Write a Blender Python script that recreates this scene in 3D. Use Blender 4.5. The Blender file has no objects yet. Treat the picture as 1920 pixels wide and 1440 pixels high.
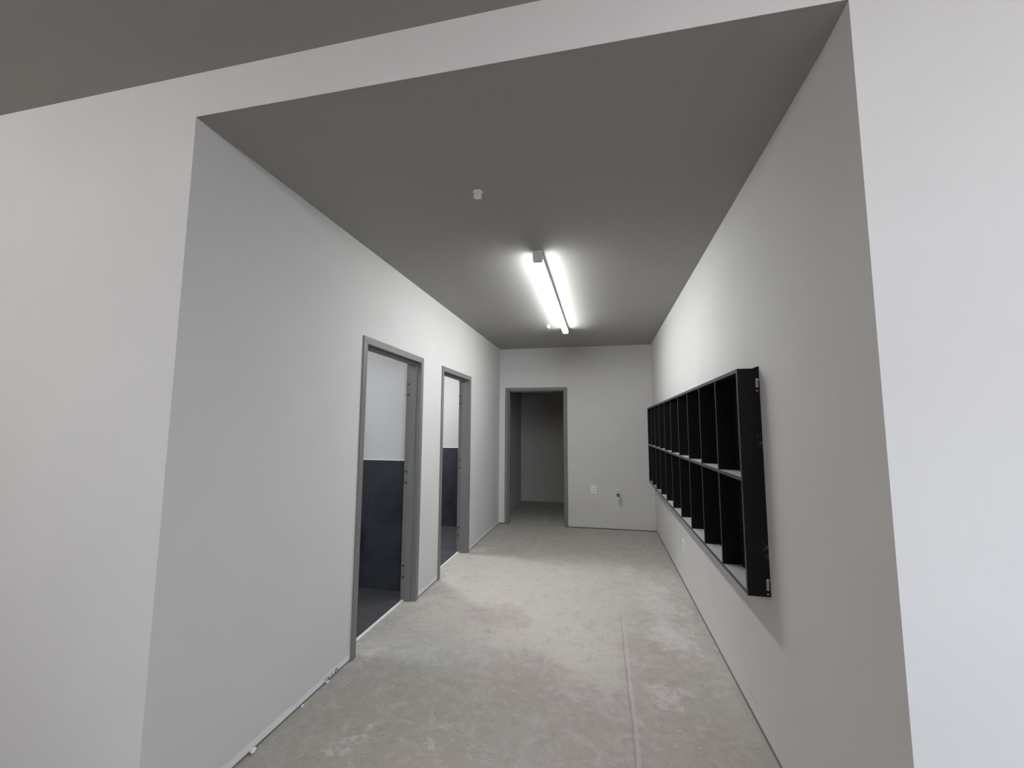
import bpy, bmesh, math, random
from mathutils import Matrix, Vector
random.seed(4)
SC = bpy.context.scene
COL = SC.collection

# ------------------------------------------------------------ camera
W, D, H = 2.4133, 5.4329, 2.8333          # corridor width, depth, height (m)
TF = 0.21                                  # thickness of the wall with the opening
F, YAW, PITCH, ROLL = 790.47, 0.2101, 0.1024, 0.0049
CAM = Vector((1.6512, -1.3377, 1.5383))
cd = bpy.data.cameras.new('camera'); cam = bpy.data.objects.new('camera', cd); COL.objects.link(cam)
fw = Vector((-math.sin(YAW)*math.cos(PITCH), math.cos(YAW)*math.cos(PITCH), math.sin(PITCH)))
rt = Vector((math.cos(YAW), math.sin(YAW), 0)); up = rt.cross(fw)
r2 = math.cos(ROLL)*rt + math.sin(ROLL)*up; u2 = -math.sin(ROLL)*rt + math.cos(ROLL)*up
m = Matrix.Identity(4)
for i in range(3):
    m[i][0] = r2[i]; m[i][1] = u2[i]; m[i][2] = -fw[i]; m[i][3] = CAM[i]
cam.matrix_world = m
cd.sensor_width = 36; cd.lens = F*36/1920; cd.clip_start = 0.05
SC.camera = cam

# ------------------------------------------------------------ sky, exposure, lamp strengths
SKY = 48.0
LAMP_CORRIDOR, LAMP_HALL, LAMP_WASH_A, LAMP_WASH_B = 93.0, 67.0, 86.0, 170.0
world = bpy.data.worlds.new('overcast_sky'); SC.world = world; world.use_nodes = True
bg = world.node_tree.nodes['Background']
bg.inputs[0].default_value = (0.72, 0.84, 1.0, 1); bg.inputs[1].default_value = SKY
SC.view_settings.view_transform = 'Standard'; SC.view_settings.look = 'None'
SC.view_settings.gamma = 1; SC.view_settings.use_curve_mapping = False
SC.view_settings.exposure = 0.0
SC.cycles.max_bounces = 10; SC.cycles.diffuse_bounces = 7
SC.cycles.use_denoising = True
SC.cycles.sample_clamp_indirect = 6

# ------------------------------------------------------------ materials
def mat(name, col, rough=0.6, spec=0.3, metal=0.0, bump=0.0, bscale=200.0, emit=None, estr=0.0):
    M = bpy.data.materials.new(name); M.use_nodes = True
    nt = M.node_tree; b = nt.nodes['Principled BSDF']
    b.inputs['Base Color'].default_value = (*col, 1); b.inputs['Roughness'].default_value = rough
    b.inputs['Specular IOR Level'].default_value = spec; b.inputs['Metallic'].default_value = metal
    if emit:
        b.inputs['Emission Color'].default_value = (*emit, 1); b.inputs['Emission Strength'].default_value = estr
    if bump:
        tc = nt.nodes.new('ShaderNodeNewGeometry')
        n = nt.nodes.new('ShaderNodeTexNoise'); n.inputs['Scale'].default_value = bscale; n.inputs['Detail'].default_value = 3
        bp = nt.nodes.new('ShaderNodeBump'); bp.inputs['Strength'].default_value = bump; bp.inputs['Distance'].default_value = 0.002
        nt.links.new(tc.outputs['Position'], n.inputs['Vector'])
        nt.links.new(n.outputs['Fac'], bp.inputs['Height']); nt.links.new(bp.outputs['Normal'], b.inputs['Normal'])
    return M

class NT:
    """small helper for wiring node graphs"""
    def __init__(s, M): s.nt = M.node_tree; s.b = s.nt.nodes['Principled BSDF']
    def n(s, t, **kw):
        x = s.nt.nodes.new(t)
        for k, v in kw.items(): setattr(x, k, v)
        return x
    def l(s, a, b): s.nt.links.new(a, b)
    def math(s, op, a, b=None, clamp=False):
        x = s.n('ShaderNodeMath', operation=op, use_clamp=clamp)
        for i, v in enumerate((a, b)):
            if v is None: continue
            if isinstance(v, (int, float)): x.inputs[i].default_value = v
            else: s.l(v, x.inputs[i])
        return x.outputs[0]
    def noise(s, vec, scale, detail=4, rough=0.6, dist=0.0):
        x = s.n('ShaderNodeTexNoise'); x.inputs['Scale'].default_value = scale
        x.inputs['Detail'].default_value = detail; x.inputs['Roughness'].default_value = rough
        x.inputs['Distortion'].default_value = dist; s.l(vec, x.inputs['Vector']); return x.outputs['Fac']
    def ramp(s, fac, lo, hi, smooth=True):
        x = s.n('ShaderNodeMapRange'); x.interpolation_type = 'SMOOTHSTEP' if smooth else 'LINEAR'
        s.l(fac, x.inputs[0]); x.inputs[1].default_value = lo; x.inputs[2].default_value = hi; return x.outputs[0]
    def mix(s, fac, a, b):
        x = s.n('ShaderNodeMix', data_type='RGBA')
        if isinstance(fac, (int, float)): x.inputs[0].default_value = fac
        else: s.l(fac, x.inputs[0])
        for i, v in ((6, a), (7, b)):
            if isinstance(v, tuple): x.inputs[i].default_value = (*v, 1)
            else: s.l(v, x.inputs[i])
        return x.outputs[2]
    def near(s, v, c, w, soft):
        """1 where |v-c| < w, fading over soft"""
        d = s.math('ABSOLUTE', s.math('SUBTRACT', v, c))
        return s.math('SUBTRACT', 1.0, s.ramp(d, w, w+soft))

WALL = (0.575, 0.562, 0.553)
def wall_paint(name, base_strip=False, scratch=False):
    M = mat(name, WALL, 0.75, 0.2)
    g = NT(M); pos = g.n('ShaderNodeNewGeometry').outputs['Position']
    sx = g.n('ShaderNodeSeparateXYZ'); g.l(pos, sx.inputs[0])
    blot = g.ramp(g.noise(pos, 1.3, 3), 0.35, 0.7)
    c = g.mix(blot, tuple(v*0.985 for v in WALL), tuple(min(1, v*1.015) for v in WALL))
    if base_strip:   # unrolled primer strip at the foot of the wall
        wob = g.math('MULTIPLY', g.math('SUBTRACT', g.noise(pos, 6, 2), 0.5), 0.03)
        z = g.math('ADD', sx.outputs[2], wob)
        f = g.math('SUBTRACT', 1.0, g.ramp(z, 0.045, 0.055))
        c = g.mix(g.math('MULTIPLY', f, 0.6), c, (0.78, 0.775, 0.765))
        # broken paper face at the wall foot
        chip = g.math('MULTIPLY', g.near(sx.outputs[1], 1.13, 0.055, 0.02), g.math('SUBTRACT', 1.0, g.ramp(sx.outputs[2], 0.030, 0.040)))
        c = g.mix(g.math('MULTIPLY', chip, g.ramp(g.noise(pos, 55, 4, 0.7), 0.50, 0.56)), c, (0.10, 0.095, 0.09))
    if scratch:      # pencil-thin scrape low on the wall
        a = g.near(g.math('ADD', sx.outputs[2], g.math('MULTIPLY', sx.outputs[1], 0.0)), 0.119, 0.0012, 0.0012)
        b_ = g.near(sx.outputs[1], 1.283, 0.062, 0.01)
        c = g.mix(g.math('MULTIPLY', g.math('MULTIPLY', a, b_), 0.8), c, (0.12, 0.11, 0.10))
    g.l(c, g.b.inputs['Base Color'])
    bp = g.n('ShaderNodeBump'); bp.inputs['Strength'].default_value = 0.12; bp.inputs['Distance'].default_value = 0.002
    g.l(g.noise(pos, 170, 3), bp.inputs['Height']); g.l(bp.outputs['Normal'], g.b.inputs['Normal'])
    return M
M_wall = wall_paint('light_grey_paint'); M_wall_base = wall_paint('light_grey_paint_with_primer_strip', base_strip=True)
M_wall_scr = wall_paint('light_grey_paint_scraped', scratch=True)
M_ceil = mat('grey_ceiling_paint', (0.35, 0.339, 0.322), 0.85, 0.15, bump=0.08, bscale=150)
M_closet = mat('closet_grey_board', (0.42, 0.41, 0.395), 0.9, 0.1)  # closet walls, a darker grey than the corridor paint
M_gap = mat('dark_gap', (0.06, 0.055, 0.05), 0.9)
M_sill = mat('dusty_grey_sill', (0.20, 0.19, 0.178), 0.9, bump=0.4, bscale=80)
M_frame = mat('taupe_frame_paint', (0.170, 0.165, 0.156), 0.5, 0.35)
M_frame_dk = mat('bare_hinge_pocket', (0.05, 0.05, 0.05), 0.6)
M_black = mat('black_melamine', (0.0055, 0.0058, 0.0062), 0.55, 0.18)
M_edge = mat('dark_grey_edge_band', (0.05, 0.05, 0.052), 0.5, 0.3)
M_shelf = mat('pale_grey_shelf_face', (0.42, 0.42, 0.44), 0.5, 0.3)
M_white = mat('white_plastic', (0.86, 0.86, 0.84), 0.4, 0.4)
M_socket = mat('socket_face', (0.62, 0.62, 0.60), 0.45, 0.4)
M_slot = mat('socket_slot', (0.04, 0.04, 0.04), 0.6)
M_chrome = mat('dull_chrome', (0.62, 0.62, 0.62), 0.3, 0.5, 1.0)
M_copper = mat('dull_copper', (0.35, 0.22, 0.15), 0.45, 0.5, 0.8)
M_dkmetal = mat('dark_valve_metal', (0.12, 0.115, 0.105), 0.5, 0.4)
M_housing = mat('white_lamp_housing', (0.72, 0.73, 0.74), 0.45, 0.4)
M_strip = mat('white_metal_strip', (0.75, 0.74, 0.73), 0.45, 0.4)
M_crumb = mat('plaster_crumb', (0.74, 0.72, 0.69), 0.9, 0.1, bump=0.4, bscale=300)
M_alu = mat('window_aluminium', (0.45, 0.45, 0.45), 0.4, 0.5, 0.6)
M_asphalt = mat('asphalt', (0.10, 0.10, 0.10), 0.9, bump=0.2, bscale=60)
def lamp_mat(name, col, s): return mat(name, (0.9, 0.9, 0.9), 0.4, emit=col, estr=s)
M_lampC = lamp_mat('lit_diffuser_corridor', (0.955, 0.985, 0.985), LAMP_CORRIDOR)
M_lampH = lamp_mat('lit_diffuser_hall', (1.0, 0.965, 0.95), LAMP_HALL)
M_lampA = lamp_mat('lit_diffuser_washroom', (0.93, 0.97, 1.0), LAMP_WASH_A)
M_lampB = lamp_mat('lit_diffuser_washroom_far', (0.95, 0.97, 1.0), LAMP_WASH_B)
M_glass = bpy.data.materials.new('clear_window_glass'); M_glass.use_nodes = True
_g = M_glass.node_tree; _g.nodes.clear()
_o = _g.nodes.new('ShaderNodeOutputMaterial'); _mx = _g.nodes.new('ShaderNodeMixShader')
_t = _g.nodes.new('ShaderNodeBsdfTransparent'); _gl = _g.nodes.new('ShaderNodeBsdfGlossy'); _gl.inputs['Roughness'].default_value = 0.02
_fr = _g.nodes.new('ShaderNodeFresnel'); _fr.inputs[0].default_value = 1.45
_g.links.new(_fr.outputs[0], _mx.inputs[0]); _g.links.new(_t.outputs[0], _mx.inputs[1]); _g.links.new(_gl.outputs[0], _mx.inputs[2])
_g.links.new(_mx.outputs[0], _o.inputs[0])

STAIN_COL = {'pink': ((0.425, 0.35, 0.35), 0.80), 'green': ((0.40, 0.40, 0.375), 0.6), 'beige': ((0.545, 0.505, 0.475), 0.8),
             'dark': ((0.36, 0.345, 0.315), 0.8), 'pale': ((0.60, 0.59, 0.575), 0.7), 'closet_dark': ((0.20, 0.195, 0.18), 0.8)}
STAINS = [('closet_dark', 0.8, 7.0, 1.5, 1.0), ('beige', 0.95, 2.80, 0.95, 0.95), ('beige', 1.17, 1.91, 0.50, 0.30), ('dark', 1.05, 4.75, 1.5, 0.85), ('dark', 0.55, 0.85, 0.55, 0.55),  # first entry: darker slab tone over the closet floor
          ('dark', -0.03, 1.86, 0.16, 0.22), ('green', 2.15, 2.30, 0.28, 0.75), ('green', 0.50, 1.57, 0.35, 0.30), ('green', 1.24, 0.80, 0.16, 0.38),
          ('green', 2.2, 1.15, 0.18, 0.45), ('pink', 0.78, 2.20, 0.20, 0.20), ('pink', 1.22, 1.38, 0.26, 0.24), ('pink', 1.80, 0.95, 0.45, 0.45),
          ('pink', 1.95, 1.80, 0.18, 0.38), ('pink', 0.82, 0.60, 0.15, 0.14), ('pink', 2.26, 1.75, 0.09, 0.08), ('beige', 1.60, 1.62, 0.19, 0.24),
          ('pale', 0.12, 2.85, 0.10, 0.20), ('pale', 0.14, 3.92, 0.12, 0.10), ('pale', 0.10, 2.40, 0.08, 0.05), ('pale', 2.09, 2.85, 0.13, 0.30), ('pale', 2.12, 2.20, 0.13, 0.18),
          ('pale', 1.89, 3.61, 0.06, 0.20), ('pale', 0.08, 1.42, 0.09, 0.06), ('pale', 0.42, 0.72, 0.05, 0.04), ('pale', 0.81, 0.79, 0.03, 0.03), ('pale', 2.05, 1.42, 0.14, 0.03)]
FLOOR_ALBEDO = 0.95
def FL(c): return tuple(min(0.95, v*FLOOR_ALBEDO*k) for v, k in zip(c, (1.02, 0.995, 0.965)))
def concrete():
    M = mat('worn_concrete_slab', (0.4, 0.38, 0.36), 0.7, 0.25)
    g = NT(M); pos = g.n('ShaderNodeNewGeometry').outputs['Position']
    sx = g.n('ShaderNodeSeparateXYZ'); g.l(pos, sx.inputs[0]); X, Y = sx.outputs[0], sx.outputs[1]
    base = g.mix(g.ramp(g.noise(pos, 0.9, 6, 0.62, 0.6), 0.36, 0.66), FL((0.40, 0.385, 0.36)), FL((0.475, 0.455, 0.435)))
    # stains, wear patches and a darker closet floor, each with a ragged outline
    mp = g.n('ShaderNodeMapping'); mp.inputs['Location'].default_value = (7.3, 2.1, 0); g.l(pos, mp.inputs[0])
    q = mp.outputs[0]
    wn = g.n('ShaderNodeTexNoise'); wn.inputs['Scale'].default_value = 4.0; wn.inputs['Detail'].default_value = 9; wn.inputs['Roughness'].default_value = 0.78
    g.l(pos, wn.inputs['Vector']); ws = g.n('ShaderNodeSeparateColor'); g.l(wn.outputs['Color'], ws.inputs[0])
    WX = g.math('ADD', X, g.math('MULTIPLY', g.math('SUBTRACT', ws.outputs[0], 0.5), 0.9))
    WY = g.math('ADD', Y, g.math('MULTIPLY', g.math('SUBTRACT', ws.outputs[1], 0.5), 0.9))
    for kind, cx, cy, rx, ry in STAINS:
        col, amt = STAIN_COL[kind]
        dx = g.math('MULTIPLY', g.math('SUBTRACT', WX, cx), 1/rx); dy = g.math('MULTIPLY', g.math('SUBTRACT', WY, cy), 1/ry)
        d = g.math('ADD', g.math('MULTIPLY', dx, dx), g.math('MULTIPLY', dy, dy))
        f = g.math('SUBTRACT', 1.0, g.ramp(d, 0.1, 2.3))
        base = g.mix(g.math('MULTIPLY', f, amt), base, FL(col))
    # chalky wiped film near the walls and in clouds
    film = g.ramp(g.noise(q, 5.0, 9, 0.76, 1.4), 0.48, 0.68)
    edge = g.math('MULTIPLY', g.ramp(X, 1.7, 2.1), g.math('MULTIPLY', g.ramp(Y, 1.5, 2.0), g.math('SUBTRACT', 1.0, g.ramp(Y, 3.3, 4.0))))
    film = g.math('MULTIPLY', film, g.math('ADD', 0.25, g.math('MULTIPLY', edge, 0.55)))
    base = g.mix(film, base, (0.60, 0.59, 0.57))
    # mid-size mottling and trowel swirls
    mot = g.noise(pos, 7.5, 9, 0.74, 1.6); base = g.mix(g.math('MULTIPLY', g.ramp(mot, 0.46, 0.70), 0.5), base, FL((0.57, 0.55, 0.53)))
    mot2 = g.noise(q, 9.0, 9, 0.76, 1.2); base = g.mix(g.math('MULTIPLY', g.ramp(mot2, 0.46, 0.72), 0.5), base, FL((0.29, 0.275, 0.255)))
    # plaster spots and pores
    sp = g.ramp(g.noise(pos, 38, 2, 0.5), 0.70, 0.745); base = g.mix(g.math('MULTIPLY', sp, 0.6), base, (0.68, 0.67, 0.65))
    po = g.ramp(g.noise(q, 55, 3, 0.6), 0.655, 0.73); base = g.mix(g.math('MULTIPLY', po, 0.6), base, (0.16, 0.15, 0.14))
    fine = g.noise(pos, 90, 4, 0.7); base = g.mix(g.math('MULTIPLY', g.ramp(fine, 0.3, 0.7), 0.34), base, (0.24, 0.23, 0.22))
    # long scratches
    mp2 = g.n('ShaderNodeMapping'); mp2.inputs['Scale'].default_value = (14, 1.6, 1); mp2.inputs['Rotation'].default_value = (0, 0, 0.9); g.l(pos, mp2.inputs[0])
    scr = g.ramp(g.noise(mp2.outputs[0], 1.4, 6, 0.75), 0.63, 0.70); base = g.mix(g.math('MULTIPLY', scr, 0.28), base, (0.24, 0.23, 0.22))
    # pencil-straight trowel seam along the corridor
    wob = g.math('MULTIPLY', g.math('SUBTRACT', g.noise(pos, 3, 2), 0.5), 0.02)
    seam = g.math('MULTIPLY', g.near(g.math('ADD', X, wob), SEAM_X, 0.002, 0.006), g.math('SUBTRACT', 1.0, g.ramp(Y, 1.7, 2.9)))
    base = g.mix(g.math('MULTIPLY', seam, 0.42), base, (0.20, 0.18, 0.175))
    seam2 = g.math('MULTIPLY', g.near(g.math('ADD', X, wob), SEAM_X+0.018, 0.004, 0.010), g.math('SUBTRACT', 1.0, g.ramp(Y, 1.7, 2.9)))
    base = g.mix(g.math('MULTIPLY', seam2, 0.25), base, (0.55, 0.52, 0.51))
    g.l(base, g.b.inputs['Base Color'])
    g.l(g.math('ADD', 0.55, g.math('MULTIPLY', g.noise(q, 4, 4), 0.35)), g.b.inputs['Roughness'])
    h = g.math('ADD', g.math('MULTIPLY', fine, 0.4), g.noise(pos, 14, 5, 0.65))
    bp = g.n('ShaderNodeBump'); bp.inputs['Strength'].default_value = 0.25; bp.inputs['Distance'].default_value = 0.003
    g.l(h, bp.inputs['Height']); g.l(bp.outputs['Normal'], g.b.inputs['Normal'])
    return M
SEAM_X = 1.775
M_floor = concrete()

def tile(name, c1, c2, grout, axes, tw, th, z0=0.0):
    """large stone-look tiles in running bond"""
    M = mat(name, c1, 0.45, 0.35)
    g = NT(M); pos = g.n('ShaderNodeNewGeometry').outputs['Position']
    sx = g.n('ShaderNodeSeparateXYZ'); g.l(pos, sx.inputs[0]); cb = g.n('ShaderNodeCombineXYZ')
    g.l(sx.outputs[axes[0]], cb.inputs[0]); g.l(g.math('ADD', sx.outputs[axes[1]], z0), cb.inputs[1])
    br = g.n('ShaderNodeTexBrick'); br.offset = 0.5
    for k, v in (('Scale', 1.0), ('Brick Width', tw), ('Row Height', th), ('Mortar Size', 0.0022), ('Mortar Smooth', 0.1), ('Bias', 0.0)):
        br.inputs[k].default_value = v
    br.inputs['Color1'].default_value = (*c1, 1); br.inputs['Color2'].default_value = (*c2, 1); br.inputs['Mortar'].default_value = (*grout, 1)
    g.l(cb.outputs[0], br.inputs['Vector'])
    cl = g.ramp(g.noise(pos, 3.0, 6, 0.65, 0.6), 0.35, 0.7)
    c = g.mix(g.math('MULTIPLY', cl, 0.5), br.outputs['Color'], tuple(v*1.9 for v in c1))
    g.l(c, g.b.inputs['Base Color'])
    return M
M_tileA = tile('slate_wall_tile', (0.027, 0.030, 0.036), (0.015, 0.017, 0.021), (0.021, 0.022, 0.025), (0, 2), 0.61, 0.305, 0.002)
M_tileF = tile('slate_floor_tile', (0.060, 0.062, 0.066), (0.048, 0.050, 0.054), (0.08, 0.08, 0.08), (0, 1), 0.61, 0.305)

# ------------------------------------------------------------ mesh helpers
def finish(bm, name, mats, parent=None, bevel=0.0, smooth=False):
    bmesh.ops.recalc_face_normals(bm, faces=bm.faces)
    me = bpy.data.meshes.new(name); bm.to_mesh(me); bm.free()
    o = bpy.data.objects.new(name, me); COL.objects.link(o)
    for x in (mats if isinstance(mats, (list, tuple)) else [mats]): me.materials.append(x)
    if parent: o.parent = parent; o.matrix_parent_inverse = parent.matrix_world.inverted()
    if smooth:
        for p in me.polygons: p.use_smooth = True
    if bevel:
        b = o.modifiers.new('edge_round', 'BEVEL'); b.width = bevel; b.segments = 2; b.limit_method = 'ANGLE'
    return o
def box(bm, a, b, mi=0):
    x0, y0, z0 = a; x1, y1, z1 = b
    v = [bm.verts.new(p) for p in ((x0,y0,z0),(x1,y0,z0),(x1,y1,z0),(x0,y1,z0),(x0,y0,z1),(x1,y0,z1),(x1,y1,z1),(x0,y1,z1))]
    for f in ((0,3,2,1),(4,5,6,7),(0,1,5,4),(1,2,6,5),(2,3,7,6),(3,0,4,7)):
        bm.faces.new([v[i] for i in f]).material_index = mi
def prism(bm, poly, axis, t0, t1, mi=0):
    """poly: 2-D outline in the two other axes (order x,y,z without axis), swept from t0 to t1"""
    def P(q, t):
        r = list(q); r.insert(axis, t); return r
    a = [bm.verts.new(P(q, t0)) for q in poly]; b = [bm.verts.new(P(q, t1)) for q in poly]
    n = len(poly)
    bm.faces.new(a).material_index = mi; bm.faces.new(b[::-1]).material_index = mi
    for i in range(n): bm.faces.new((a[i], a[(i+1) % n], b[(i+1) % n], b[i])).material_index = mi
def lathe(bm, prof, c, axis='z', seg=28, mi=0):
    """prof: (radius, height) along axis from c"""
    rings = []
    for r, h in prof:
        ring = []
        for k in range(seg):
            t = 2*math.pi*k/seg; u, v = max(r, 1e-5)*math.cos(t), max(r, 1e-5)*math.sin(t)
            p = {'z': (u, v, h), 'y': (u, h, v), 'x': (h, u, v)}[axis]
            ring.append(bm.verts.new((c[0]+p[0], c[1]+p[1], c[2]+p[2])))
        rings.append(ring)
    for i in range(len(rings)-1):
        for k in range(seg):
            bm.faces.new((rings[i][k], rings[i][(k+1) % seg], rings[i+1][(k+1) % seg], rings[i+1][k])).material_index = mi
    bm.faces.new(rings[0][::-1]).material_index = mi; bm.faces.new(rings[-1]).material_index = mi
def empty(name, loc):
    o = bpy.data.objects.new(name, None); COL.objects.link(o); o.location = loc; o.empty_display_size = 0.1
    bpy.context.view_layer.update(); return o
def tag(o, label, cat, group=None):
    o['label'] = label; o['category'] = cat
    if group: o['group'] = group
    return o
def struct(o, label=None, cat=None):
    o['kind'] = 'structure'
    if label: o['label'] = label; o['category'] = cat
    return o
NB = bmesh.new

# ------------------------------------------------------------ the setting
HX0, HX1, HY0 = -3.6, 6.3, -6.6           # hall extents
def hallz(x): return 3.034 + 0.0072*x      # hall ceiling height
GAP = 0.013                                # drywall stops short of the slab

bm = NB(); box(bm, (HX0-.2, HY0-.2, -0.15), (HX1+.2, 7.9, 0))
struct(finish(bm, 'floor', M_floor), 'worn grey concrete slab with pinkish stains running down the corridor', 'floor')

# front wall with the wide opening (the end on the cubby side is a hair splayed)
bm = NB()
prism(bm, [(HX0, 0), (0, 0), (0, TF), (HX0, TF)], 2, GAP, 3.2)
prism(bm, [(W-0.010, 0), (HX1, 0), (HX1, TF), (W, TF)], 2, GAP, 3.2)
prism(bm, [(0, 0), (W-0.010, 0), (W, TF), (0, TF)], 2, H, 3.2)
box(bm, (HX0, 0.012, 0), (-0.012, TF, GAP), 1); box(bm, (W+0.004, 0.012, 0), (HX1, TF, GAP), 1)
struct(finish(bm, 'wall_front', [M_wall, M_gap]), 'pale painted wall around the tall corridor opening', 'wall')

# corridor, washroom side
L1, L2 = (1.3238, 2.3554), (2.8348, 3.8446)     # outer edges of the two frames
FACE, DH, PROUD = 0.051, 2.184, 0.011
def rough(a): return (a[0]+0.02, a[1]-0.02)
r1, r2_ = rough(L1), rough(L2); RH = DH-0.02; WT = 0.125
bm = NB()
for a, b in ((TF, r1[0]), (r1[1], r2_[0]), (r2_[1], D+0.12)):
    box(bm, (-WT, a, GAP), (0, b, H+0.1)); box(bm, (-WT+.012, a, 0), (-0.012, b, GAP), 1)
for a, b in (r1, r2_): box(bm, (-WT, a, RH), (0, b, H+0.1))
struct(finish(bm, 'wall_left', [M_wall_base, M_gap]), 'pale corridor wall with two open door frames', 'wall')
# corridor, cubby side
bm = NB()
box(bm, (W, TF, 0.036), (W+0.14, D+0.12, H+0.1)); box(bm, (W+0.006, TF, 0), (W+0.13, D+0.12, 0.036), 1)
struct(finish(bm, 'wall_right', [M_wall_scr, M_sill]), 'pale corridor wall behind the black cubby unit', 'wall')
# end wall with the third frame
BX = (0.0973, 1.1121); BDH = DH; rb = rough(BX)
bm = NB()
for a, b in ((0, rb[0]), (rb[1], W)):
    box(bm, (a, D, GAP), (b, D+0.12, H+0.1)); box(bm, (a, D+0.012, 0), (b, D+0.11, GAP), 1)
box(bm, (rb[0], D, RH), (rb[1], D+0.12, H+0.1))
struct(finish(bm, 'wall_back', [M_wall, M_gap]), 'pale end wall of the corridor beside the dark closet', 'wall')
# ceilings
bm = NB(); box(bm, (0, TF, H), (W, D, H+0.1))
v = [bm.verts.new(p) for p in ((0, 0, H-0.0015), (W-0.010, 0, H-0.0015), (W, TF, H-0.0015), (0, TF, H-0.0015))]
bm.faces.new(v)
struct(finish(bm, 'ceiling_corridor', M_ceil), 'grey flat ceiling of the corridor', 'ceiling')
bm = NB(); prism(bm, [(HX0-.2, hallz(HX0)), (HX1+.2, hallz(HX1)), (HX1+.2, 3.3), (HX0-.2, 3.3)], 1, HY0-.2, 0.0)
struct(finish(bm, 'ceiling_hall', M_ceil), 'grey flat ceiling of the hall before the opening', 'ceiling')

# hall shell behind the camera, with windows
bm = NB(); box(bm, (HX0-.2, HY0-.2, 0), (HX0, TF, 3.2)); struct(finish(bm, 'wall_hall_side', M_wall))
def holed_wall(name, plane, t0, t1, s0, s1, holes, zlo, zhi):
    """wall along x (plane 'y') or along y (plane 'x') with window holes"""
    bm = NB(); cuts = [s0]
    def bx(a, b, z0, z1):
        if b-a < 1e-6 or z1-z0 < 1e-6: return
        if plane == 'y': box(bm, (a, t0, z0), (b, t1, z1))
        else: box(bm, (t0, a, z0), (t1, b, z1))
    p = s0
    for a, b in holes:
        bx(p, a, 0, 3.2); bx(a, b, 0, zlo); bx(a, b, zhi, 3.2); p = b
    bx(p, s1, 0, 3.2)
    return struct(finish(bm, name, M_wall))
WIN_R = []; WIN_B = [(4.05, 5.05), (5.15, 6.15)]
ZL, ZH = 0.8, 2.5
holed_wall('wall_hall_window_side', 'x', HX1, HX1+.2, HY0-.2, TF, WIN_R, ZL, ZH)
holed_wall('wall_hall_rear', 'y', HY0-.2, HY0, HX0, HX1, WIN_B, ZL, ZH)
def window(n, plane, t, a, b):
    root = empty('window_%d' % n, (t, (a+b)/2, ZL) if plane == 'x' else ((a+b)/2, t, ZL)); struct(root)
    def bx(bm, s0, s1, z0, z1, d):
        if plane == 'x': box(bm, (t-d, s0, z0), (t+d, s1, z1))
        else: box(bm, (s0, t-d, z0), (s1, t+d, z1))
    bm = NB(); w = 0.05
    bx(bm, a, a+w, ZL, ZH, .04); bx(bm, b-w, b, ZL, ZH, .04); bx(bm, a+w, b-w, ZL, ZL+w, .04); bx(bm, a+w, b-w, ZH-w, ZH, .04)
    c = (a+b)/2; bx(bm, c-.025, c+.025, ZL+w, ZH-w, .04)
    finish(bm, 'window_frame', M_alu, root)
    for s0, s1 in ((a+w, c-.025), (c+.025, b-w)):
        bm = NB(); bx(bm, s0, s1, ZL+w, ZH-w, .003); finish(bm, 'pane', M_glass, root)
    # sampling portal for the sky: gives off no light of its own
    ld = bpy.data.lights.new('window_portal', 'AREA'); ld.shape = 'RECTANGLE'; ld.size = b-a; ld.size_y = ZH-ZL
    ld.cycles.is_portal = True
    lo = bpy.data.objects.new('window_portal', ld); COL.objects.link(lo)
    if plane == 'x': lo.location = (t+.12, c, (ZL+ZH)/2); lo.rotation_euler = (math.pi/2, 0, math.pi/2)
    else: lo.location = (c, t-.12, (ZL+ZH)/2); lo.rotation_euler = (math.pi/2, 0, 0)
n = 0
for a, b in WIN_R: n += 1; window(n, 'x', HX1+.1, a, b)
for a, b in WIN_B: n += 1; window(n, 'y', HY0-.1, a, b)
bm = NB(); box(bm, (HX0-20, HY0-25, -0.3), (HX1+25, HY0-.25, -0.16)); box(bm, (HX1+.25, HY0-.25, -0.3), (HX1+25, 8, -0.16))
struct(finish(bm, 'ground', M_asphalt))

# washrooms behind the two frames
RX = -2.3; YA, YB = 2.49, 5.05
WAIN = 1.212
def washroom(y0, y1, sfx):
    t = 0.055
    bm = NB()
    box(bm, (RX, y1, WAIN), (-WT, y1+t, 2.8)); box(bm, (RX, y0-t, 0), (-WT, y0, 2.8)); box(bm, (RX-.1, y0-t, 0), (RX, y1+t, 2.8))
    struct(finish(bm, 'wall_washroom_'+sfx, M_wall))
    bm = NB(); box(bm, (RX, y1-.009, 0), (-WT, y1+t, WAIN)); struct(finish(bm, 'trim_wainscot_'+sfx, M_tileA))
    bm = NB(); box(bm, (RX, y1-.013, WAIN), (-WT-.001, y1, WAIN+.010)); struct(finish(bm, 'trim_wainscot_edge_'+sfx, M_strip))
    bm = NB(); box(bm, (RX-.1, y0-t, 2.8), (-WT, y1+t, 2.88)); struct(finish(bm, 'ceiling_washroom_'+sfx, M_wall))
    bm = NB(); box(bm, (RX, y0, 0), (-WT, y1-.009, 0.006)); struct(finish(bm, 'floor_washroom_'+sfx, M_tileF))
washroom(0.30, YA, 'near'); washroom(YA+.12, YB, 'far')
# closet behind the end wall
bm = NB()
CY = 7.6
box(bm, (-0.15, D+.12, 0), (-0.05, CY, 2.8)); box(bm, (1.75, D+.12, 0), (1.85, CY, 2.8)); box(bm, (-0.15, CY, 0), (1.85, CY+.1, 2.8))
struct(finish(bm, 'wall_closet', M_closet))
bm = NB(); box(bm, (-0.15, D+.12, 2.8), (1.85, CY+.1, 2.9)); struct(finish(bm, 'ceiling_closet', M_ceil))

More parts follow.
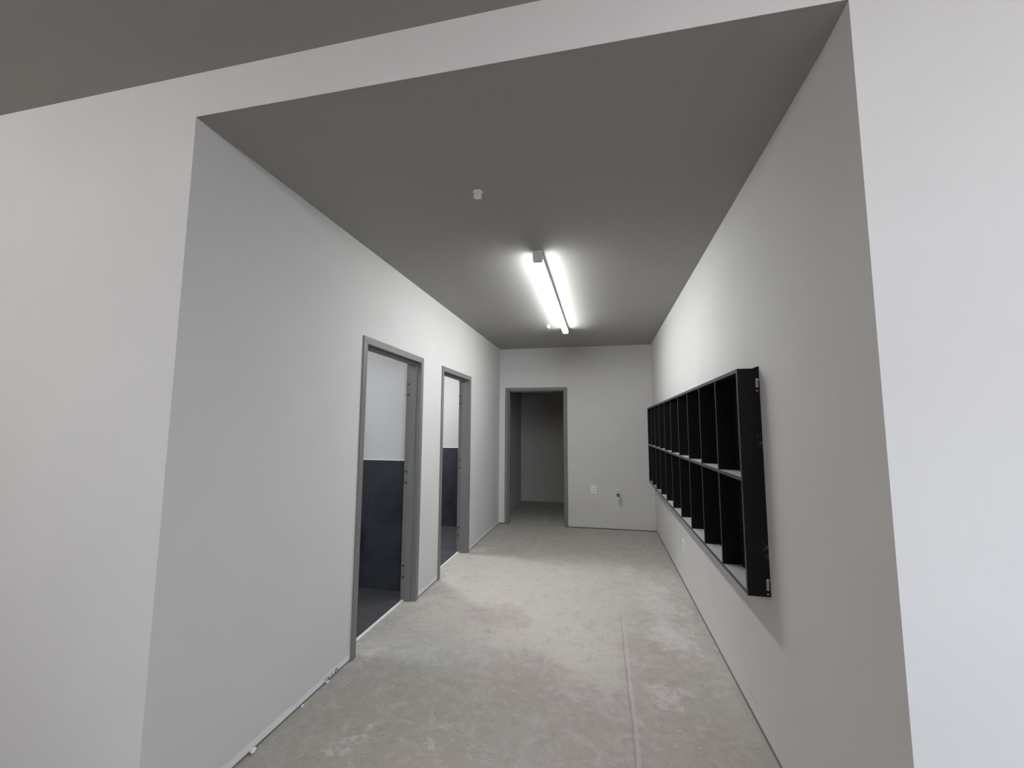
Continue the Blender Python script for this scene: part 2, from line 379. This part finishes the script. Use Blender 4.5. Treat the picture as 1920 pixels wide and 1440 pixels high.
# ------------------------------------------------------------ steel door frames
def frame_profile(depth):
    """cross-section (s: into the opening from the outer edge, t: depth; t=0 is the corridor face)"""
    f, p, st = FACE, PROUD, 0.016
    return [(0, p), (f, p), (f, p-0.049), (f+st, p-0.049), (f+st, p-0.049-0.058), (f, p-0.107), (f, -depth-p), (0, -depth-p), (0, -depth),
            (0.020, -depth), (0.020, 0), (0, 0)]
def door_frame(n, plane, off, a, b, depth, top, label, hinges=()):
    """plane 'x': wall face at x=off looking +x, opening along y.  plane 'y': face at y=off looking -y, opening along x"""
    root = empty('door_%d' % n, (off, (a+b)/2, 0) if plane == 'x' else ((a+b)/2, off, 0)); struct(root, label, 'door frame')
    def pt(s, t, z): return (off+t, s, z) if plane == 'x' else (s, off-t, z)
    prof = frame_profile(depth)
    def sweep(name, mapping0, mapping1):
        bm = NB(); v0 = [bm.verts.new(mapping0(s, t)) for s, t in prof]; v1 = [bm.verts.new(mapping1(s, t)) for s, t in prof]
        k = len(prof)
        bm.faces.new(v0); bm.faces.new(v1[::-1])
        for i in range(k): bm.faces.new((v0[i], v0[(i+1) % k], v1[(i+1) % k], v1[i]))
        return finish(bm, name, M_frame, root, bevel=0.0012)
    sweep('jamb', lambda s, t: pt(a+s, t, 0.001), lambda s, t: pt(a+s, t, top-s))
    sweep('jamb', lambda s, t: pt(b-s, t, 0.001), lambda s, t: pt(b-s, t, top-s))
    sweep('head', lambda s, t: pt(a+s, t, top-s), lambda s, t: pt(b-s, t, top-s))
    for z in hinges:                     # empty hinge pockets on the far jamb
        e = b-FACE; t1 = PROUD-0.107-0.003
        bm = NB()
        def bxx(s0, s1, t0_, t1_, z0, z1):
            p, q = pt(s0, t0_, z0), pt(s1, t1_, z1)
            box(bm, tuple(min(i, j) for i, j in zip(p, q)), tuple(max(i, j) for i, j in zip(p, q)))
        bxx(e-0.0015, e+.001, t1-0.034, t1, z-.057, z+.057)
        h = finish(bm, 'hinge_pocket', M_frame_dk, root)
        bm = NB(); bxx(e-0.0030, e+.001, t1-0.031, t1-.004, z-.046, z+.046); finish(bm, 'hinge_backing', M_frame, h)
        for dz in (-.046, .046):
            bm = NB(); bxx(e-0.0042, e+.001, t1-0.018, t1-.003, z+dz-.006, z+dz+.006); finish(bm, 'screw_tab', M_frame_dk, h)
    return root
door_frame(1, 'x', 0, *L1, WT, DH, 'open taupe steel door frame nearest the corridor opening', (1.885, 1.08, 0.25))
door_frame(2, 'x', 0, *L2, WT, DH, 'open taupe steel door frame nearer the end wall', (1.885, 1.08, 0.25))
door_frame(3, 'y', D, *BX, 0.12, BDH, 'open taupe steel frame of the dark closet in the end wall')

# floor strips under the washroom frames
def strip(y0, y1, label):
    bm = NB(); box(bm, (-0.122, y0, 0), (-0.098, y1, 0.010))
    tag(finish(bm, 'threshold_strip', M_strip, bevel=0.003), label, 'threshold', 'white floor strips in the washroom doorways')
strip(L1[0]+FACE+.001, L1[1]-FACE-.001, 'thin white floor strip across the doorway nearest the corridor opening')
strip(L2[0]+FACE+.001, L2[1]-FACE-.001, 'thin white floor strip across the second washroom doorway, near the end wall')

# ------------------------------------------------------------ black cubby unit
KA, KB, KT, KZ, DEP = 0.9382, 5.2293, 1.8345, 0.7513, 0.0996
XF = W-DEP; TP = 0.019; SHZ = 1.300
cub = empty('cubby_unit', (W-DEP/2, (KA+KB)/2, KZ))
tag(cub, 'long black two-row cubby unit of twenty open pigeonholes hung on corridor wall', 'cubby unit')
def scuffed_black():
    M = mat('black_melamine_chipped', (0.0055, 0.0058, 0.0062), 0.5, 0.22)
    g = NT(M); pos = g.n('ShaderNodeNewGeometry').outputs['Position']
    sx = g.n('ShaderNodeSeparateXYZ'); g.l(pos, sx.inputs[0])
    e = g.ramp(sx.outputs[0], W-0.035, W-0.004)
    zones = g.math('MAXIMUM', g.near(sx.outputs[2], 1.475, 0.02, 0.03), g.near(sx.outputs[2], 0.955, 0.03, 0.03))
    f = g.math('MULTIPLY', g.math('MULTIPLY', e, zones), g.ramp(g.noise(pos, 60, 5, 0.7), 0.5, 0.62))
    g.l(g.mix(g.math('MULTIPLY', f, 0.5), (0.0055, 0.0058, 0.0062), (0.22, 0.21, 0.20)), g.b.inputs['Base Color'])
    return M
M_chip = scuffed_black()
def panel(name, a, b, face, edge_lo_x=True, bevel=0.0008):
    """a board whose room-facing edge (low x) carries the edge band"""
    bm = NB(); box(bm, a, b)
    for f in bm.faces:
        if f.calc_center_median().x < a[0]+1e-6: f.material_index = 1
    return finish(bm, name, [face, M_edge], cub, bevel=0)
def shelf_panel(name, z0, z1):
    bm = NB(); box(bm, (XF+.001, KA+TP, z0), (W-.006, KB-TP, z1))
    for f in bm.faces:
        c = f.calc_center_median()
        f.material_index = 1 if c.x < XF+.002 else (2 if c.z > z1-1e-6 else 0)
    return finish(bm, name, [M_black, M_edge, M_shelf], cub)
panel('top_board', (XF, KA+TP, KT-TP), (W-.006, KB-TP, KT), M_black)
panel('side_panel', (XF, KA, KZ), (W, KA+TP, KT), M_chip)
panel('side_panel', (XF, KB-TP, KZ), (W, KB, KT), M_black)
shelf_panel('bottom_shelf', KZ, KZ+TP)
shelf_panel('middle_shelf', SHZ-TP, SHZ)
bm = NB(); box(bm, (W-.006, KA+TP, KZ+.0), (W, KB-TP, KT)); finish(bm, 'back_board', M_black, cub)
bm = NB(); prism(bm, [(W-.030, KT), (W, KT), (W, KT+.012)], 1, KA, KA+TP); finish(bm, 'raised_lip', M_black, cub)
N = 10; div = None
for row, (z0, z1) in enumerate(((KZ+TP, SHZ-TP), (SHZ, KT-TP))):
    for i in range(1, N):
        y = KA + (KB-KA)*i/N
        t = 0.0075
        panel('divider', (XF, y-t, z0), (W-.006, y+t, z1), M_black)
# metal hanging clips on the near side panel
def clip(zc, h, nm='hanging_clip'):
    bm = NB(); box(bm, (W-.0185, KA-.003, zc-h/2), (W-.006, KA, zc+h/2))
    o = finish(bm, nm, M_chrome, cub, bevel=0.001); o['label'] = 'bright metal hanging clip'
    bm = NB(); lathe(bm, [(0.0075, 0), (0.0085, -.002), (0.006, -.005), (0.001, -.006)], (W-.012, KA-.003, zc+h/2+.008), 'y', 16); finish(bm, 'screw', M_chrome, o, smooth=True)
    bm = NB(); lathe(bm, [(0.0045, 0), (0.005, -.002), (0.001, -.004)], (W-.013, KA-.0, zc-h/2-.016), 'y', 14); finish(bm, 'screw', M_chrome, o, smooth=True)
clip(1.755, 0.030); clip(0.800, 0.040)

# ------------------------------------------------------------ strip light
def strip_light(cx, y0, y1, zc, lampmat, label, group=None, zs=-.050):
    root = empty('strip_light', (cx, (y0+y1)/2, zc)); tag(root, label, 'light', group)
    hw = 0.034
    bm = NB(); box(bm, (cx-hw+.001, y0+.002, zc+zs-.002), (cx+hw-.001, y1-.002, zc)); finish(bm, 'housing', M_housing, root, bevel=0.002)
    bm = NB()
    pr = [(cx-hw+.002, zc+zs), (cx-hw+.002, zc-.066), (cx-hw+.007, zc-.074), (cx-.014, zc-.078), (cx+.014, zc-.078), (cx+hw-.007, zc-.074), (cx+hw-.002, zc-.066), (cx+hw-.002, zc+zs)]
    prism(bm, pr, 1, y0+.05, y1-.02); finish(bm, 'diffuser', lampmat, root)
    for a, b in ((y0, y0+.05), (y1-.02, y1)):
        bm = NB(); box(bm, (cx-hw, a, zc-.079), (cx+hw, b, zc)); finish(bm, 'end_cap', M_housing, root, bevel=0.004)
    return root
strip_light(1.207, 1.615, 4.09, H, M_lampC, 'lit white strip light along the corridor ceiling')
for cx, cy, lab in ((-1.5, -2.15, 'lit strip light on the hall ceiling, on the side away from the windows'), (3.2, -2.3, 'lit strip light on the hall ceiling, on the window side')):
    lamp = strip_light(0, -1.22, 1.22, 0, M_lampH, lab, zs=-.016)
    lamp.rotation_euler = (0, 0, math.pi/2); lamp.location = (cx, cy, hallz(cx)-.010)
def disc_light(c, lampmat, label):
    root = empty('disc_light', c); tag(root, label, 'light')
    bm = NB(); lathe(bm, [(0.17, 0), (0.17, -.025), (0.155, -.03)], c, 'z', 36); finish(bm, 'rim', M_housing, root, smooth=False)
    bm = NB(); lathe(bm, [(0.15, -.03), (0.14, -.05), (0.09, -.065), (0.001, -.07)], c, 'z', 36); finish(bm, 'diffuser', lampmat, root, smooth=True)
disc_light((-1.0, 1.35, 2.8), M_lampA, 'round lit ceiling light in the washroom nearest the opening')
disc_light((-1.0, 3.85, 2.8), M_lampB, 'round lit ceiling light in the washroom nearest the end wall')

# ------------------------------------------------------------ sprinkler heads
def sprinkler(c, label):
    root = empty('sprinkler_head', c); tag(root, label, 'sprinkler', 'sprinkler heads on the corridor ceiling')
    bm = NB(); lathe(bm, [(0.027, 0), (0.027, -.003), (0.021, -.006)], c, 'z', 28); finish(bm, 'escutcheon', M_white, root, smooth=False)
    bm = NB(); lathe(bm, [(0.020, -.006), (0.021, -.024), (0.023, -.026), (0.023, -.031), (0.018, -.033)], c, 'z', 28); finish(bm, 'protective_cap', M_white, root)
    bm = NB(); box(bm, (c[0]+.017, c[1]-.006, c[2]-.046), (c[0]+.022, c[1]+.006, c[2]-.028)); finish(bm, 'pull_tab', M_white, root, bevel=0.002)
sprinkler((0.999, 0.785, H), 'small white sprinkler head on bare ceiling between the opening and the strip light')
sprinkler((1.000, 3.90, H), 'small bright white sprinkler head beside the far end of the strip light')

# ------------------------------------------------------------ outlets
def outlet(c, axis, label):
    """duplex outlet; axis 'y' faces -y, axis 'x' faces -x"""
    root = empty('wall_outlet', c); tag(root, label, 'outlet', 'white wall outlets')
    def bx(bm, s0, s1, d0, d1, z0, z1):
        if axis == 'y': box(bm, (c[0]+s0, c[1]-d1, c[2]+z0), (c[0]+s1, c[1]-d0, c[2]+z1))
        else: box(bm, (c[0]-d1, c[1]+s0, c[2]+z0), (c[0]-d0, c[1]+s1, c[2]+z1))
    bm = NB(); bx(bm, -.037, .037, 0, .009, -.0585, .0585); finish(bm, 'cover_plate', M_white, root, bevel=0.002)
    for dz in (.0195, -.0195):
        bm = NB(); bx(bm, -.0165, .0165, .0085, .0105, dz-.014, dz+.014); s = finish(bm, 'receptacle', M_socket, root, bevel=0.001)
        bm = NB(); bx(bm, -.008, -.0055, .010, .0109, dz-.003, dz+.007); bx(bm, .0055, .008, .010, .0109, dz-.003, dz+.007); bx(bm, -.0025, .0025, .010, .0109, dz-.010, dz-.005)
        finish(bm, 'slots', M_slot, s)
    bm = NB(); bx(bm, -.003, .003, .0085, .0102, -.003, .003); finish(bm, 'screw', M_chrome, root)
outlet((1.506, D, 0.587), 'y', 'white duplex wall outlet on the end wall beside the closet frame')
outlet((W, 3.160, 0.405), 'x', 'white wall outlet under the black cubby unit, low on its wall')

# ------------------------------------------------------------ water stub-out on the end wall
vx, vz = 1.866, 0.572
val = empty('supply_valve', (vx, D, vz)); tag(val, 'small pipe stub with shut-off valve on the end wall', 'valve')
bm = NB(); lathe(bm, [(0.034, 0), (0.033, -.004), (0.020, -.010)], (vx, D, vz), 'y', 28); finish(bm, 'escutcheon', M_socket, val)
bm = NB(); lathe(bm, [(0.016, 0), (0.016, -.100)], (vx, D-.004, vz), 'y', 20); finish(bm, 'pipe_stub', M_copper, val)
bm = NB(); lathe(bm, [(0.020, -.092), (0.025, -.098), (0.025, -.140), (0.018, -.150)], (vx, D, vz), 'y', 24); lathe(bm, [(0.017, 0), (0.017, -.046), (0.013, -.052)], (vx, D-.119, vz-.012), 'z', 20)
finish(bm, 'valve_body', M_dkmetal, val)
bm = NB(); lathe(bm, [(0.015, 0), (0.015, -.020), (0.009, -.026)], (vx, D-.119, vz-.063), 'z', 18); finish(bm, 'outlet_cap', M_white, val)
bm = NB(); lathe(bm, [(0.007, -.148), (0.007, -.162)], (vx, D, vz+.006), 'y', 12); prism(bm, [(vx-.034, vz+.006), (vx-.026, vz-.005), (vx, vz-.009), (vx+.026, vz-.005), (vx+.034, vz+.006), (vx+.026, vz+.019), (vx, vz+.023), (vx-.026, vz+.019)], 1, D-.160, D-.172)
finish(bm, 'handle', M_chrome, val, bevel=0.003)

# ------------------------------------------------------------ plaster crumbs along the washroom wall
def crumb(c, r, label, sq=(1, 1, 0.6)):
    bm = NB(); bmesh.ops.create_icosphere(bm, subdivisions=2, radius=r)
    for v in bm.verts:
        k = 1+random.uniform(-.28, .28); v.co = Vector((v.co.x*sq[0]*k, v.co.y*sq[1]*k, v.co.z*sq[2]*k))
    zmin = min(v.co.z for v in bm.verts)
    for v in bm.verts: v.co += Vector((c[0], c[1], c[2]-zmin))
    tag(finish(bm, 'plaster_crumb', M_crumb), label, 'debris', 'plaster crumbs on the concrete floor')
crumb((-0.060, 1.535, 0), 0.008, 'tiny white plaster crumb just outside the white strip of the first doorway')
crumb((0.010, 0.525, 0), 0.011, 'largest white plaster crumb, at the foot of the washroom wall close to the opening', (1, 1.5, .8))
crumb((0.008, 0.865, 0), 0.007, 'small plaster crumb at the washroom wall foot, between opening and first door frame', (1, 1.6, .8))
crumb((0.006, 1.085, 0), 0.008, 'plaster crumb lying by the chipped wall foot next to the first door frame', (1, 1.8, .8))
